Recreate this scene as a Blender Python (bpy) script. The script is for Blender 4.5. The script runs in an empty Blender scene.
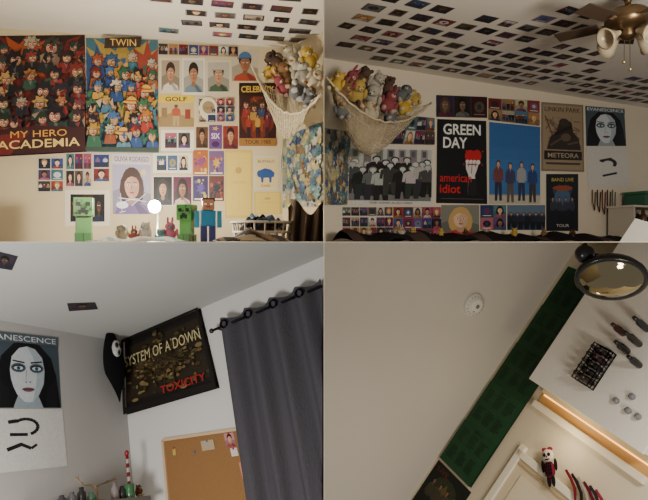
import bpy, math, random
from mathutils import Vector, Matrix
random.seed(7)
F=600.0; CX=324.0; CY=242.0
V=Vector
def ray(u,v): return V(((u-CX)/F,1.0,(CY-v)/F))
def hit(u,v,pl,off=0.0):
    p,n=pl; r=ray(u,v)
    return r*((p.dot(n)+off)/r.dot(n))
def at(u,v,y): return ray(u,v)*y
def plane(a,b,c):
    n=(b-a).cross(c-a).normalized()
    if n.dot(a)>0: n=-n      # face camera (origin)
    return (a.copy(),n)
def lin(c):
    o=[]
    for x in c[:3]:
        x=max(0,min(255,x))/255.0
        o.append(x/12.92 if x<=0.04045 else ((x+0.055)/1.055)**2.4)
    return (o[0],o[1],o[2],1.0)
def jit(c,a=12): 
    d=random.uniform(-a,a); return tuple(max(0,min(255,x+d+random.uniform(-a,a)*.4)) for x in c)
# ---------------- materials
def mat_attr(name,rough=0.6,metal=0.0,spec=0.3,noise=0.0,bump=0.0,scale=60,sheen=0):
    m=bpy.data.materials.new(name); m.use_nodes=True
    nt=m.node_tree; b=nt.nodes['Principled BSDF']
    at_=nt.nodes.new('ShaderNodeAttribute'); at_.attribute_name='Col'
    b.inputs['Roughness'].default_value=rough; b.inputs['Metallic'].default_value=metal
    b.inputs['Specular IOR Level'].default_value=spec
    src=at_.outputs['Color']
    nz=nt.nodes.new('ShaderNodeTexNoise'); nz.inputs['Scale'].default_value=scale; nz.inputs['Detail'].default_value=4
    if noise>0:
        mr=nt.nodes.new('ShaderNodeMapRange'); mr.inputs['To Min'].default_value=1-noise; mr.inputs['To Max'].default_value=1+noise*.6
        nt.links.new(nz.outputs['Fac'],mr.inputs['Value'])
        mx=nt.nodes.new('ShaderNodeVectorMath'); mx.operation='SCALE'
        nt.links.new(src,mx.inputs[0]); nt.links.new(mr.outputs['Result'],mx.inputs['Scale'])
        src=mx.outputs['Vector']
    nt.links.new(src,b.inputs['Base Color'])
    if bump>0:
        bp=nt.nodes.new('ShaderNodeBump'); bp.inputs['Strength'].default_value=bump; bp.inputs['Distance'].default_value=.01
        nt.links.new(nz.outputs['Fac'],bp.inputs['Height']); nt.links.new(bp.outputs['Normal'],b.inputs['Normal'])
    return m
def mat_wall(name,c,c2,rough=.85,scale=3):
    m=bpy.data.materials.new(name); m.use_nodes=True
    nt=m.node_tree; b=nt.nodes['Principled BSDF']; b.inputs['Roughness'].default_value=rough
    b.inputs['Specular IOR Level'].default_value=.2
    nz=nt.nodes.new('ShaderNodeTexNoise'); nz.inputs['Scale'].default_value=scale; nz.inputs['Detail'].default_value=5
    cr=nt.nodes.new('ShaderNodeMix'); cr.data_type='RGBA'
    cr.inputs[6].default_value=lin(c); cr.inputs[7].default_value=lin(c2)
    nt.links.new(nz.outputs['Fac'],cr.inputs[0]); nt.links.new(cr.outputs[2],b.inputs['Base Color'])
    n2=nt.nodes.new('ShaderNodeTexNoise'); n2.inputs['Scale'].default_value=120; n2.inputs['Detail'].default_value=3
    bp=nt.nodes.new('ShaderNodeBump'); bp.inputs['Strength'].default_value=.15; bp.inputs['Distance'].default_value=.004
    nt.links.new(n2.outputs['Fac'],bp.inputs['Height']); nt.links.new(bp.outputs['Normal'],b.inputs['Normal'])
    return m
def mat_emit(name,c,s):
    m=bpy.data.materials.new(name); m.use_nodes=True; b=m.node_tree.nodes['Principled BSDF']
    b.inputs['Base Color'].default_value=lin(c); b.inputs['Emission Color'].default_value=lin(c); b.inputs['Emission Strength'].default_value=s
    return m
PRINT=mat_attr('printed_paper',.5,spec=.3,noise=.2,scale=28)
MATTE=mat_attr('painted_matte',.7,noise=.06)
CLOTH=mat_attr('fabric',.95,spec=.1,noise=.2,bump=.5,scale=90)
GLOSS=mat_attr('glossy_plastic',.25,spec=.5)
METAL=mat_attr('metal',.3,metal=.9)
MIRR=mat_attr('mirror_glass',.06,metal=1.0)
CORK=mat_attr('cork',.9,noise=.45,bump=.6,scale=160)
NET=bpy.data.materials.new('net_mesh'); NET.use_nodes=True
_nt=NET.node_tree; _b=_nt.nodes['Principled BSDF']; _b.inputs['Base Color'].default_value=lin((190,174,142)); _b.inputs['Roughness'].default_value=.9
_b.inputs['Alpha'].default_value=.42
# ---------------- object creation
def mkobj(name,vs,fs,cols,mat,smooth=None,parent=None):
    me=bpy.data.meshes.new(name); me.from_pydata([tuple(v) for v in vs],[],fs)
    ca=me.color_attributes.new('Col','FLOAT_COLOR','CORNER')
    buf=[]
    for i,f in enumerate(fs):
        buf.extend(list(cols[i])*len(f))
    ca.data.foreach_set('color',buf)
    if smooth: me.polygons.foreach_set('use_smooth',smooth)
    me.update()
    me.materials.append(mat)
    o=bpy.data.objects.new(name,me); bpy.context.collection.objects.link(o)
    if parent: o.parent=parent
    return o
_tc={}
def textmesh(s,bold):
    k=(s,bold)
    if k in _tc: return _tc[k]
    cu=bpy.data.curves.new('t','FONT'); cu.body=s; cu.offset=bold; cu.resolution_u=3
    o=bpy.data.objects.new('t',cu); bpy.context.collection.objects.link(o)
    bpy.context.view_layer.update()
    me=bpy.data.meshes.new_from_object(o.evaluated_get(bpy.context.evaluated_depsgraph_get()))
    vs=[(v.co.x,v.co.y) for v in me.vertices]; fs=[tuple(p.vertices) for p in me.polygons]
    bpy.data.objects.remove(o); bpy.data.curves.remove(cu); bpy.data.meshes.remove(me)
    x0=min(v[0] for v in vs);x1=max(v[0] for v in vs);y0=min(v[1] for v in vs);y1=max(v[1] for v in vs)
    vs=[((x-x0)/(x1-x0),1-(y-y0)/(y1-y0)) for x,y in vs]
    _tc[k]=(vs,fs); return _tc[k]
class Draw:
    def rect(s,x0,y0,x1,y1,c): s.poly([(x0,y0),(x1,y0),(x1,y1),(x0,y1)],c)
    def ell(s,cx,cy,rx,ry,c,n=14,a0=0,a1=360):
        full=(a1-a0)>=360; m=n if full else n+1
        s.poly([(cx+rx*math.cos(math.radians(a0+(a1-a0)*i/n)),cy+ry*math.sin(math.radians(a0+(a1-a0)*i/n))) for i in range(m)],c)
    def star(s,cx,cy,rx,ry,c,n=9,inn=.65,ph=0):
        pts=[]
        for i in range(2*n):
            r=1 if i%2==0 else inn
            a=math.pi*i/n+ph; pts.append((max(0,min(1,cx+rx*r*math.cos(a))),max(0,min(1,cy+ry*r*math.sin(a)))))
        for i in range(len(pts)): 
            s.poly([(cx,cy),pts[i],pts[(i+1)%len(pts)]],c,same=True)
        s.bump()
    def line(s,x0,y0,x1,y1,w,c):
        dx,dy=x1-x0,y1-y0; L=math.hypot(dx,dy) or 1; nx,ny=-dy/L*w/2,dx/L*w/2
        s.poly([(x0+nx,y0+ny),(x1+nx,y1+ny),(x1-nx,y1-ny),(x0-nx,y0-ny)],c)
    def sub(s,x0,y0,x1,y1): return Sub(s,x0,y0,x1,y1)
class Art(Draw):
    def __init__(s,quad=None,n=None,off=.002): 
        s.v=[];s.f=[];s.c=[];s.set(quad,n,off)
    def set(s,quad,n,off=.002): s.q=quad;s.n=n;s.l=off
    def bump(s): s.l+=.00010
    def P(s,x,y):
        a,b,c,d=s.q
        return (a.lerp(b,x)).lerp(d.lerp(c,x),y)+s.n*s.l
    def poly(s,pts,c,same=False):
        i=len(s.v); s.v+= [s.P(max(0,min(1,p[0])),max(0,min(1,p[1]))) for p in pts]; s.f.append(tuple(range(i,i+len(pts)))); s.c.append(lin(c))
        if not same: s.bump()
    def text(s,t,x0,y0,x1,y1,c,bold=.02):
        vs,fs=textmesh(t,bold); i=len(s.v)
        s.v+=[s.P(x0+x*(x1-x0),y0+y*(y1-y0)) for x,y in vs]
        for f in fs: s.f.append(tuple(k+i for k in f)); s.c.append(lin(c))
        s.bump()
    def make(s,name,mat=None): return mkobj(name,s.v,s.f,s.c,mat or PRINT)
class Sub(Draw):
    def __init__(s,p,x0,y0,x1,y1): s.p=p;s.b=(x0,y0,x1-x0,y1-y0)
    def m(s,q): return (s.b[0]+max(0,min(1,q[0]))*s.b[2],s.b[1]+max(0,min(1,q[1]))*s.b[3])
    def poly(s,pts,c,same=False): s.p.poly([s.m(q) for q in pts],c,same=same)
    def bump(s): s.p.bump()
    def text(s,t,x0,y0,x1,y1,c,bold=.02):
        a=s.m((x0,y0));b=s.m((x1,y1)); s.p.text(t,a[0],a[1],b[0],b[1],c,bold)
def poster(name,px,pl,fn,off=.003,mat=None):
    q=[hit(u,v,pl) for u,v in px]
    a=Art(q,pl[1],off); fn(a); return a.make(name,mat)
def Q(x0,y0,x1,y1): return [(x0,y0),(x1,y0),(x1,y1),(x0,y1)]
# ---- drawing helpers
SK=[(216,170,130),(190,140,100),(140,95,65),(225,185,150)]
def portrait(a,bg,skin,hair,shirt,hat=None,long=False):
    a.rect(0,0,1,1,bg); b2=tuple(x*.8 for x in bg); a.poly([(0,.55),(.4,.4),(1,.6),(1,1),(0,1)],b2)
    if long: a.ell(.5,.5,.32,.42,hair)
    a.poly([(.05,1),(.12,.84),(.38,.74),(.62,.74),(.88,.84),(.95,1)],shirt)
    a.poly([(.5,.74),(.62,.74),(.95,1),(.7,1)],tuple(x*.75 for x in shirt))
    a.poly([(.42,.6),(.58,.6),(.6,.78),(.5,.84),(.4,.78)],tuple(x*.8 for x in skin))
    a.ell(.5,.31,.25,.26,hair)
    a.ell(.5,.42,.19,.26,skin)
    a.ell(.57,.44,.12,.22,tuple(x*.9 for x in skin))
    a.poly([(.3,.38),(.33,.2),(.5,.12),(.67,.2),(.7,.38),(.62,.27),(.5,.24),(.4,.27)],hair)
    for s_ in(-1,1):
        a.ell(.5+s_*.08,.41,.04,.02,(235,230,225),8);a.ell(.5+s_*.08,.41,.02,.018,(30,20,20),8)
        a.line(.5+s_*.04,.365,.5+s_*.13,.36,.014,hair)
    a.line(.5,.43,.49,.5,.018,tuple(x*.72 for x in skin))
    a.ell(.5,.57,.065,.02,(150,60,60),8)
    if hat: a.ell(.5,.26,.25,.2,hat,14,180,360); a.rect(.2,.25,.66,.29,tuple(x*.8 for x in hat))
def person(a,cx,y0,h,shirt,pants,skin,hair):
    w=h*.16
    def X(x): return cx+x*w
    def Y(y): return y0+y*h
    a.poly([(X(-.8),Y(.5)),(X(.8),Y(.5)),(X(.85),Y(1)),(X(.25),Y(1)),(X(0),Y(.6)),(X(-.25),Y(1)),(X(-.85),Y(1))],pants)
    a.poly([(X(-.5),Y(.17)),(X(.5),Y(.17)),(X(1.1),Y(.24)),(X(1.25),Y(.5)),(X(.9),Y(.5)),(X(.8),Y(.34)),(X(.8),Y(.54)),(X(-.8),Y(.54)),(X(-.8),Y(.34)),(X(-.9),Y(.5)),(X(-1.25),Y(.5)),(X(-1.1),Y(.24))],shirt)
    a.poly([(X(-.15),Y(.15)),(X(.15),Y(.15)),(X(0),Y(.24))],skin)
    a.ell(X(0),Y(.082),w*.48,h*.085,hair,12); a.ell(X(0),Y(.1),w*.36,h*.065,skin,12)
def head(a,cx,cy,r,skin,hair,asp=1.0,hat=None,body=None):
    ry=r*asp; K=(28,16,16); t=random.uniform(-.25,.25)*r
    if body:
        a.poly([(cx-r*1.7,cy+ry*3),(cx-r*1.25,cy+ry*.9),(cx+r*1.25,cy+ry*.9),(cx+r*1.7,cy+ry*3)],K)
        a.poly([(cx-r*1.5,cy+ry*3),(cx-r*1.1,cy+ry*1.05),(cx+r*1.1,cy+ry*1.05),(cx+r*1.5,cy+ry*3)],body)
        a.poly([(cx-r*.3,cy+ry*1.05),(cx+r*.3,cy+ry*1.05),(cx+r*.1,cy+ry*2.2)],tuple(min(255,x*.5+60) for x in body))
    n=random.choice([6,7,8,9]); ph=random.random()
    a.star(cx,cy-ry*.15,r*1.6,ry*1.55,K,n,.66,ph); a.star(cx,cy-ry*.15,r*1.42,ry*1.38,hair,n,.66,ph)
    a.star(cx+r*.3,cy-ry*.1,r*.9,ry*1.1,tuple(x*.7 for x in hair),n-1,.6,ph+.3)
    a.ell(cx+t,cy+ry*.2,r*.84,ry*.9,K,11);a.ell(cx+t,cy+ry*.2,r*.74,ry*.8,skin,11)
    a.ell(cx+t+r*.3,cy+ry*.25,r*.42,ry*.65,tuple(x*.8 for x in skin),9)
    a.star(cx,cy-ry*.55,r*.95,ry*.55,hair,5,.5,random.random())
    for sx in (-.34,.34):
        a.ell(cx+t+sx*r,cy+ry*.15,r*.17,ry*.17,(215,205,190),7); a.ell(cx+t+sx*r,cy+ry*.18,r*.09,ry*.14,K,6)
        a.line(cx+t+sx*r*1.5,cy-ry*.16,cx+t+sx*r*.4,cy-ry*.02,ry*.12,K)
    if random.random()<.6: a.ell(cx+t,cy+ry*.6,r*.34,ry*.26,K,8,0,180);a.ell(cx+t,cy+ry*.62,r*.26,ry*.12,(220,205,190),8,0,180)
    else: a.line(cx+t-r*.25,cy+ry*.65,cx+t+r*.25,cy+ry*.6,ry*.12,K)
    if hat:
        a.ell(cx,cy-ry*.45,r*1.7,ry*.4,K,12);a.ell(cx,cy-ry*.47,r*1.6,ry*.32,hat,12); a.ell(cx,cy-ry*.6,r*.95,ry*.8,hat,12,180,360); a.rect(cx-r*.95,cy-ry*.74,cx+r*.95,cy-ry*.55,(140,30,20))
PAL=[(120,40,40),(40,60,110),(60,50,45),(170,155,130),(90,60,110),(30,30,34),(140,105,60),(150,70,95),(60,100,110),(180,180,175),(35,35,60),(90,30,60)]
def thumb(a,dark=False,border=None):
    if border: a.rect(0,0,1,1,border); a=a.sub(.07,.06,.93,.94)
    bg=jit(random.choice(PAL),20); k=random.random()
    f=.5 if dark else 1
    D_=lambda c:tuple(x*f for x in c)
    bg=D_(bg)
    if k<.45: portrait(a,bg,D_(random.choice(SK)),D_(jit(random.choice([(40,25,20),(20,18,18),(150,110,60)]),10)),D_(jit(random.choice(PAL))),long=random.random()<.5)
    elif k<.8:
        a.rect(0,0,1,1,bg); a.rect(0,.6,1,1,tuple(x*.7 for x in bg))
        n=random.choice([2,3,4])
        for i in range(n): person(a,(i+.5)/n,.22+random.uniform(-.05,.05),.78,D_(jit(random.choice(PAL))),(30,30,40),D_(random.choice(SK)),(30,22,18))
    else:
        a.rect(0,0,1,1,bg); a.ell(.5,.5,.32,.28,D_(jit(random.choice(PAL),20))); a.star(.5,.5,.2,.2,D_(jit(random.choice(PAL),30)),5,.5)
        a.rect(.15,.85,.85,.9,D_((220,210,200)))
def artgrid(a,nx,ny,gap=.04,bg=None,dark=False,border=None):
    if bg: a.rect(0,0,1,1,bg)
    for i in range(nx):
        for j in range(ny):
            thumb(a.sub((i+gap)/nx,(j+gap)/ny,(i+1-gap)/nx,(j+1-gap)/ny),dark,border)
# ---------------- mesh builder
class MB:
    def __init__(s,o=None,R=None): s.v=[];s.f=[];s.c=[];s.s=[]; s.o=o or V((0,0,0)); s.R=R or Matrix.Identity(3)
    def T(s,p): return s.o+s.R@V(p)
    def add(s,vs,fs,c,sm): 
        i=len(s.v); s.v+=[s.T(v) for v in vs]
        for f in fs: s.f.append(tuple(k+i for k in f)); s.c.append(lin(c)); s.s.append(sm)
    def box(s,c,sz,col,R=None,bev=.12,taper=1.0):
        hx,hy,hz=[x/2 for x in sz]; b=min(sz)*bev
        import bmesh
        bm=bmesh.new(); bmesh.ops.create_cube(bm,size=1)
        for v in bm.verts:
            t=taper if v.co.z>0 else 1
            v.co=V((v.co.x*2*hx*t,v.co.y*2*hy*t,v.co.z*2*hz))
        if b>0: bmesh.ops.bevel(bm,geom=bm.edges[:],offset=b,segments=2,affect='EDGES',profile=.5)
        bm.verts.index_update()
        R=R or Matrix.Identity(3)
        vs=[R@v.co+V(c) for v in bm.verts]; fs=[tuple(v.index for v in f.verts) for f in bm.faces]; bm.free()
        s.add(vs,fs,col,False)
    def ell(s,c,r,col,R=None,n=14,m=9):
        if not hasattr(r,'__len__'): r=(r,r,r)
        R=R or Matrix.Identity(3); vs=[];fs=[]
        for j in range(m+1):
            th=math.pi*j/m
            for i in range(n):
                ph=2*math.pi*i/n
                vs.append(R@V((r[0]*math.sin(th)*math.cos(ph),r[1]*math.sin(th)*math.sin(ph),r[2]*math.cos(th)))+V(c))
        for j in range(m):
            for i in range(n):
                a=j*n+i;b=j*n+(i+1)%n
                fs.append((a,a+n,b+n,b))
        s.add(vs,fs,col,True)
    def lathe(s,prof,col,c=(0,0,0),R=None,n=20):
        R=R or Matrix.Identity(3); vs=[];fs=[]
        for r,z in prof:
            for i in range(n):
                ph=2*math.pi*i/n; vs.append(R@V((r*math.cos(ph),r*math.sin(ph),z))+V(c))
        for j in range(len(prof)-1):
            for i in range(n):
                a=j*n+i;b=j*n+(i+1)%n; fs.append((a,b,b+n,a+n))
        fs.append(tuple(range(n))); fs.append(tuple(range((len(prof)-1)*n,len(prof)*n)))
        s.add(vs,fs,col,True)
    def tube(s,path,r,col,n=8,sm=True,closed=False,ph0=0,up=None):
        path=[V(p) for p in path]; N=len(path); vs=[];fs=[]
        for k,p in enumerate(path):
            if closed: d=path[(k+1)%N]-path[k-1]
            else: d=path[min(k+1,N-1)]-path[max(k-1,0)]
            d.normalize(); u=V(up) if up else (V((0,0,1)) if abs(d.z)<.9 else V((1,0,0)))
            a=d.cross(u).normalized(); b=a.cross(d)
            rr=r[k] if hasattr(r,'__len__') else r
            for i in range(n):
                ph=2*math.pi*i/n+ph0; vs.append(p+a*rr*math.cos(ph)+b*rr*math.sin(ph))
        for k in range(N if closed else N-1):
            for i in range(n):
                a=k*n+i;b=k*n+(i+1)%n; c2=((k+1)%N)*n
                fs.append((a,b,c2+(i+1)%n,c2+i))
        if not closed: fs.append(tuple(range(n))); fs.append(tuple(range((N-1)*n,N*n)))
        s.add(vs,fs,col,sm)
    def sheet(s,fn,nu,nv,colfn):
        vs=[fn(i/nu,j/nv) for j in range(nv+1) for i in range(nu+1)]
        i0=len(s.v); s.v+=[s.T(v) for v in vs]
        for j in range(nv):
            for i in range(nu):
                a=j*(nu+1)+i; s.f.append((i0+a,i0+a+1,i0+a+nu+2,i0+a+nu+1)); s.c.append(lin(colfn((i+.5)/nu,(j+.5)/nv))); s.s.append(True)
    def make(s,name,mat,parent=None): return mkobj(name,s.v,s.f,s.c,mat,s.s,parent)
def empty(name,loc=(0,0,0)):
    o=bpy.data.objects.new(name,None); bpy.context.collection.objects.link(o); return o
def surf(name,pts,mat):
    me=bpy.data.meshes.new(name); me.from_pydata([tuple(p) for p in pts],[],[tuple(range(len(pts)))]); me.materials.append(mat)
    o=bpy.data.objects.new(name,me); bpy.context.collection.objects.link(o); return o
# ================= ROOM SHELLS =================
H=1.4
mTLw=mat_wall('plaster_warm',(196,180,148),(184,167,134))
mTLc=mat_wall('ceiling_warm',(212,204,190),(204,196,182))
mTRw=mat_wall('plaster_cream',(210,200,180),(202,191,170))
mTRc=mat_wall('ceiling_cream',(218,212,202),(210,204,194))
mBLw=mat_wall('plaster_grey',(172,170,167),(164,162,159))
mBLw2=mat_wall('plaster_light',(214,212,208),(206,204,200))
mBLc=mat_wall('ceiling_grey',(186,186,182),(180,180,176))
mBRc=mat_wall('ceiling_tan',(203,197,186),(197,190,178))
mBRw=mat_wall('plaster_tan',(206,196,174),(196,185,162))
mPart=mat_wall('partition_board',(150,140,125),(140,130,115))
def slab(name,x0,y0,z0,x1,y1,z1,mat):
    m=MB(); m.box(((x0+x1)/2,(y0+y1)/2,(z0+z1)/2),(x1-x0,y1-y0,z1-z0),(200,200,200),bev=0); return m.make(name,mat)
slab('floor',-2.9,1.8,-.0008,4.4,6.9,.0008,mPart)
slab('wall_partition',-.0008,1.8,-2.6,.0008,4.56,1.6,mPart)
A0=V((-2.12,3.925,0)); A1=V((-.30,4.33,0)); dA=(A1-A0).normalized(); Aext=A0-dA*.75
up=V((0,0,H))
W1=plane(A0,A1,A0+up); W1r=plane(A1,V((0,4.0,0)),A1+up)
surf('wall_back',[Aext,A1,A1+up,Aext+up],mTLw)
surf('wall_right',[A1,V((0,4.0,0)),V((0,4.0,H)),A1+up],mTLw)
surf('ceiling',[Aext+up,A1+up,V((0,4.0,H)),V((0,2.5,H)),V((-2.7,2.5,H))],mTLc)
B0=V((0,4.565,0)); B1=V((3.386,6.27,0)); dB=(B1-B0).normalized(); Bext=B1+dB*.9
W2=plane(B0,B1,B0+up)
surf('wall_far',[B0,Bext,Bext+up,B0+up],mTRw)
surf('ceiling',[B0+up,Bext+up,V((3.9,2.5,H)),V((0,2.5,H))],mTRc)
# lower left: solve mutually perpendicular corner
c=ray(122,342);q=[ray(0,320),ray(324,256),ray(134,500)]
a_=[x.dot(c) for x in q];cc=c.dot(c)
best=None
for k in range(6000):
    t1=.5+k*.49/6000
    d2=t1*q[0].dot(q[1])-a_[1]; d3=t1*q[0].dot(q[2])-a_[2]
    if abs(d2)<1e-4 or abs(d3)<1e-4: continue
    t2=(t1*a_[0]-cc)/d2; t3=(t1*a_[0]-cc)/d3
    if not(.3<t2<1.0 and .3<t3<1.0): continue
    r=abs(t2*t3*q[1].dot(q[2])-t2*a_[1]-t3*a_[2]+cc)
    if best is None or r<best[0]: best=(r,t1,t2,t3)
D=4.0; C0=c*D
e=[(q[i]*best[i+1]*D-C0).normalized() for i in range(3)]
LW=plane(C0,C0+e[0],C0+e[2]); RW=plane(C0,C0+e[1],C0+e[2]); LC=plane(C0,C0+e[0],C0+e[1])
def edge(i,s): return C0+e[i]*s
def meet(i,f):
    s=0
    while f(edge(i,s))>0 and s<4: s+=.002
    return edge(i,s)
eL=meet(0,lambda p:(p.x/p.y*F+CX)+110)
eR=meet(1,lambda p:-p.x)
eD=meet(2,lambda p:600-(CY-p.z/p.y*F))
def px(p): return (p.x/p.y*F+CX, CY-p.z/p.y*F)
uL=px(eL)[0]
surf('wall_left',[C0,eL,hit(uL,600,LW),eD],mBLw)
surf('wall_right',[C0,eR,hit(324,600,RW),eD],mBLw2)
surf('ceiling',[C0,eR,hit(324,242.3,LC),hit(uL,242.3,LC),eL],mBLc)
# lower right
th=math.radians(60); Ld=V((-.552,0,-.834)); Pd=V((.834,0,-.552)); Yd=V((0,1,0))
wd=Pd*math.cos(th)-Yd*math.sin(th); cd=-Pd*math.sin(th)-Yd*math.cos(th)
M0=at(489,380,4.2)
BC=plane(M0,M0+Ld,M0+cd); BW=plane(M0,M0+Ld,M0+wd)
def along(s): return M0+Ld*s
sT=-1;  
while along(sT).z<-.003: sT-=.002
sB=.6
while px(along(sB))[1]<600: sB+=.01
surf('ceiling',[along(sT),along(sB),hit(324,600,BC),hit(324,242.3,BC)],mBRc)
surf('wall_right',[along(sT),hit(760,242.3,BW),hit(760,620,BW),along(sB)],mBRw)
# ================= UPPER LEFT: posters =================
def crowd(a,rows,y0,dy,hc,bc,skin,r0,hats=0):
    for j in range(rows):
        n=4+(j%2)+(1 if random.random()<.3 else 0)
        for i in random.sample(range(n),n):
            head(a,(i+.5)/n+random.uniform(-.05,.05),y0+j*dy+random.uniform(-.03,.03),r0*random.uniform(.7,1.25),jit(skin,14),jit(random.choice(hc)),.7,hat=(185,145,60) if random.random()<hats else None,body=jit(random.choice(bc)))
        for k in range(9):
            x=random.random();y=y0+j*dy+random.uniform(-.04,.08); c_=jit(random.choice(bc))
            a.poly([(x,y),(x+random.uniform(.03,.1),y+random.uniform(-.05,.0)),(x+random.uniform(0,.07),y+random.uniform(.02,.07))],c_)
def art_hero(a):
    a.rect(0,0,1,1,(34,12,12)); a.star(.5,.35,.75,.6,(90,22,16),14,.5)
    a.star(.3,.2,.35,.25,(140,60,24),9,.5)
    hc=[(26,44,32),(150,118,62),(104,28,24),(150,138,120),(26,20,28),(44,26,22),(96,38,38),(16,14,18),(140,84,36)]
    bc=[(26,50,38),(112,26,22),(22,20,26),(16,14,18),(120,92,72),(78,34,22),(120,30,24),(14,12,14)]
    crowd(a,6,.09,.125,hc,bc,(168,112,80),.068)
    a.poly([(0,.8),(.5,.77),(1,.8),(1,1),(0,1)],(46,12,11)); a.poly([(0,.84),(.4,.82),(.2,1),(0,1)],(96,24,18))
    a.text('MY HERO',.2,.81,.8,.865,(196,140,50),.0); a.text('ACADEMIA',.06,.885,.94,.955,(205,175,100),.01)
poster('anime_poster',[(-6,36),(85,35),(87,152),(-6,157)],W1,art_hero)
def art_pirate(a):
    a.rect(0,0,1,1,(54,92,104)); a.star(.5,.35,.8,.55,(150,124,56),12,.45); a.star(.15,.3,.3,.25,(36,60,104),8,.5); a.star(.85,.25,.3,.25,(130,52,36),8,.5)
    hc=[(20,20,25),(170,100,32),(36,80,52),(165,155,138),(140,58,30),(44,86,126),(108,30,30),(160,124,52)]
    bc=[(140,38,30),(172,132,52),(36,62,110),(40,86,62),(155,138,112),(134,72,36),(52,100,116),(24,22,26)]
    crowd(a,6,.19,.13,hc,bc,(180,130,92),.065,.2)
    a.poly([(.28,.02),(.78,.0),(.76,.09),(.26,.11)],(52,34,26)); a.text('TWIN',.34,.025,.70,.085,(200,165,80),.0)
    a.rect(0,.965,1,1,(50,60,50))
poster('anime_poster',[(86,38),(158,40),(159,153),(87,152)],W1,art_pirate)
def fn_port(*args,**k):
    def f(a): portrait(a,*args,**k)
    return f
def fr(f,b=(215,208,192),m=.07):
    def g(a): a.rect(0,0,1,1,b); f(a.sub(m,m,1-m,1-m))
    return g
poster('album_print_strip',[(158,43),(238,47),(238,57),(158,55)],W1,lambda a:artgrid(a,8,1,.06,(150,140,120)))
poster('portrait_poster',Q(160,58,181,93),W1,fr(fn_port((150,135,112),(180,130,98),(50,35,28),(195,188,176)),(196,184,160)))
poster('portrait_poster',Q(182,58,205,95),W1,fr(fn_port((180,174,158),(160,112,80),(30,24,20),(100,115,125)),(205,198,184)))
poster('portrait_poster',Q(206,60,231,94),W1,fr(fn_port((165,158,142),(175,132,100),(60,45,35),(60,80,60),hat=(165,158,144)),(190,180,158)))
poster('portrait_poster',Q(232,50,258,81),W1,fn_port((180,168,144),(145,96,66),(40,30,25),(150,60,40),hat=(66,100,135)))
def art_golf(a):
    a.rect(0,0,1,1,(180,155,108)); a.rect(0,0,1,.24,(205,175,60)); a.text('GOLF',.2,.06,.8,.2,(60,50,20),.02)
    a.poly([(0,.7),(.4,.55),(1,.72),(1,1),(0,1)],(140,116,76)); person(a,.5,.3,.66,(160,76,52),(165,138,100),(110,75,52),(25,20,18)); a.rect(.1,.4,.25,.7,(130,104,70)); a.rect(.75,.45,.9,.75,(130,56,46))
poster('album_poster',Q(158,95,194,127),W1,art_golf)
def art_tan(a): a.rect(0,0,1,1,(185,170,138)); artgrid(a.sub(.05,.05,.95,.95),4,3,.08)
poster('photo_collage_print',Q(196,97,236,124),W1,art_tan)
def art_celeb(a):
    a.rect(0,0,1,1,(50,22,18)); a.rect(0,0,1,.2,(36,18,14)); a.text('CELEBRITY',.06,.05,.94,.15,(195,160,64),.02)
    a.ell(.5,.55,.46,.34,(104,42,26)); a.star(.5,.5,.4,.3,(130,66,32),10,.6)
    for i in range(4): head(a,.2+.2*i,.34+.05*(i%2),.085,jit((165,112,80)),jit((50,30,22)),.8,body=[(130,44,36),(160,120,56),(50,60,90),(80,32,44)][i])
    for i in range(3): person(a,.25+.25*i,.5,.38,[(140,50,36),(170,132,60),(100,36,44)][i],(50,30,40),(160,108,78),(30,20,18))
    a.rect(0,.88,1,1,(140,100,50)); a.text('TOUR 1985',.15,.91,.85,.97,(60,20,20),.0)
poster('movie_poster',Q(239,83,276,146),W1,art_celeb)
poster('album_poster',Q(161,130,194,151),W1,fr(lambda a:artgrid(a,2,1,.05),(210,204,190),.1))
poster('album_poster',Q(196,127,208,148),W1,fn_port((90,60,40),(160,114,82),(30,20,18),(60,40,30)))
def art_six(a): a.rect(0,0,1,1,(94,62,112)); a.text('SIX',.18,.34,.82,.58,(210,190,215),.02); a.ell(.5,.8,.3,.12,(60,30,80)); a.star(.5,.15,.3,.1,(180,150,74),5,.5)
poster('album_poster',Q(209,125,222,149),W1,art_six)
poster('album_poster',Q(223,126,238,149),W1,fn_port((125,46,38),(175,130,96),(40,20,20),(90,30,40)))
poster('album_print_strip',Q(38,158,64,192),W1,lambda a:artgrid(a,2,3,.05,(190,182,168)))
poster('album_print_strip',Q(66,153,92,187),W1,lambda a:artgrid(a,3,2,.05,(180,170,155)))
poster('album_print_strip',Q(93,154,110,182),W1,lambda a:artgrid(a,1,2,.05,(180,170,155)))
def art_ol(a):
    a.rect(0,0,1,1,(190,178,178)); a.text('OLIVIA RODRIGO',.06,.035,.94,.12,(70,45,90),.01)
    s=a.sub(.0,.17,1,1); portrait(s,(158,148,168),(190,146,122),(62,42,38),(105,84,130),long=True)
    for k in range(8): a.line(random.random(),random.uniform(.6,1),random.random(),random.uniform(.7,1),.015,(200,190,205))
    a.ell(.25,.85,.16,.06,(205,205,215));a.star(.8,.3,.1,.07,(200,180,110),5,.5)
poster('singer_poster',[(112,154),(151,155),(151,214),(113,214)],W1,art_ol)
poster('lyrics_print',Q(153,153,192,173),W1,fr(lambda a:artgrid(a,3,1,.06),(210,204,188),.08))
def art_abs(cols,bg):
    def f(a):
        a.rect(0,0,1,1,bg)
        for i in range(14): a.ell(random.uniform(.12,.88),random.uniform(.12,.88),random.uniform(.05,.12),random.uniform(.04,.1),jit(random.choice(cols)),9)
        a.star(.5,.5,.3,.25,random.choice(cols),7,.5); a.rect(.1,.9,.9,.95,(225,215,190))
    return f
poster('comic_print',Q(193,150,208,175),W1,art_abs([(190,120,46),(120,56,105),(195,162,72)],(150,86,42)))
poster('comic_print',Q(209,151,224,175),W1,art_abs([(76,56,130),(185,152,64),(150,54,54)],(100,78,115)))
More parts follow.
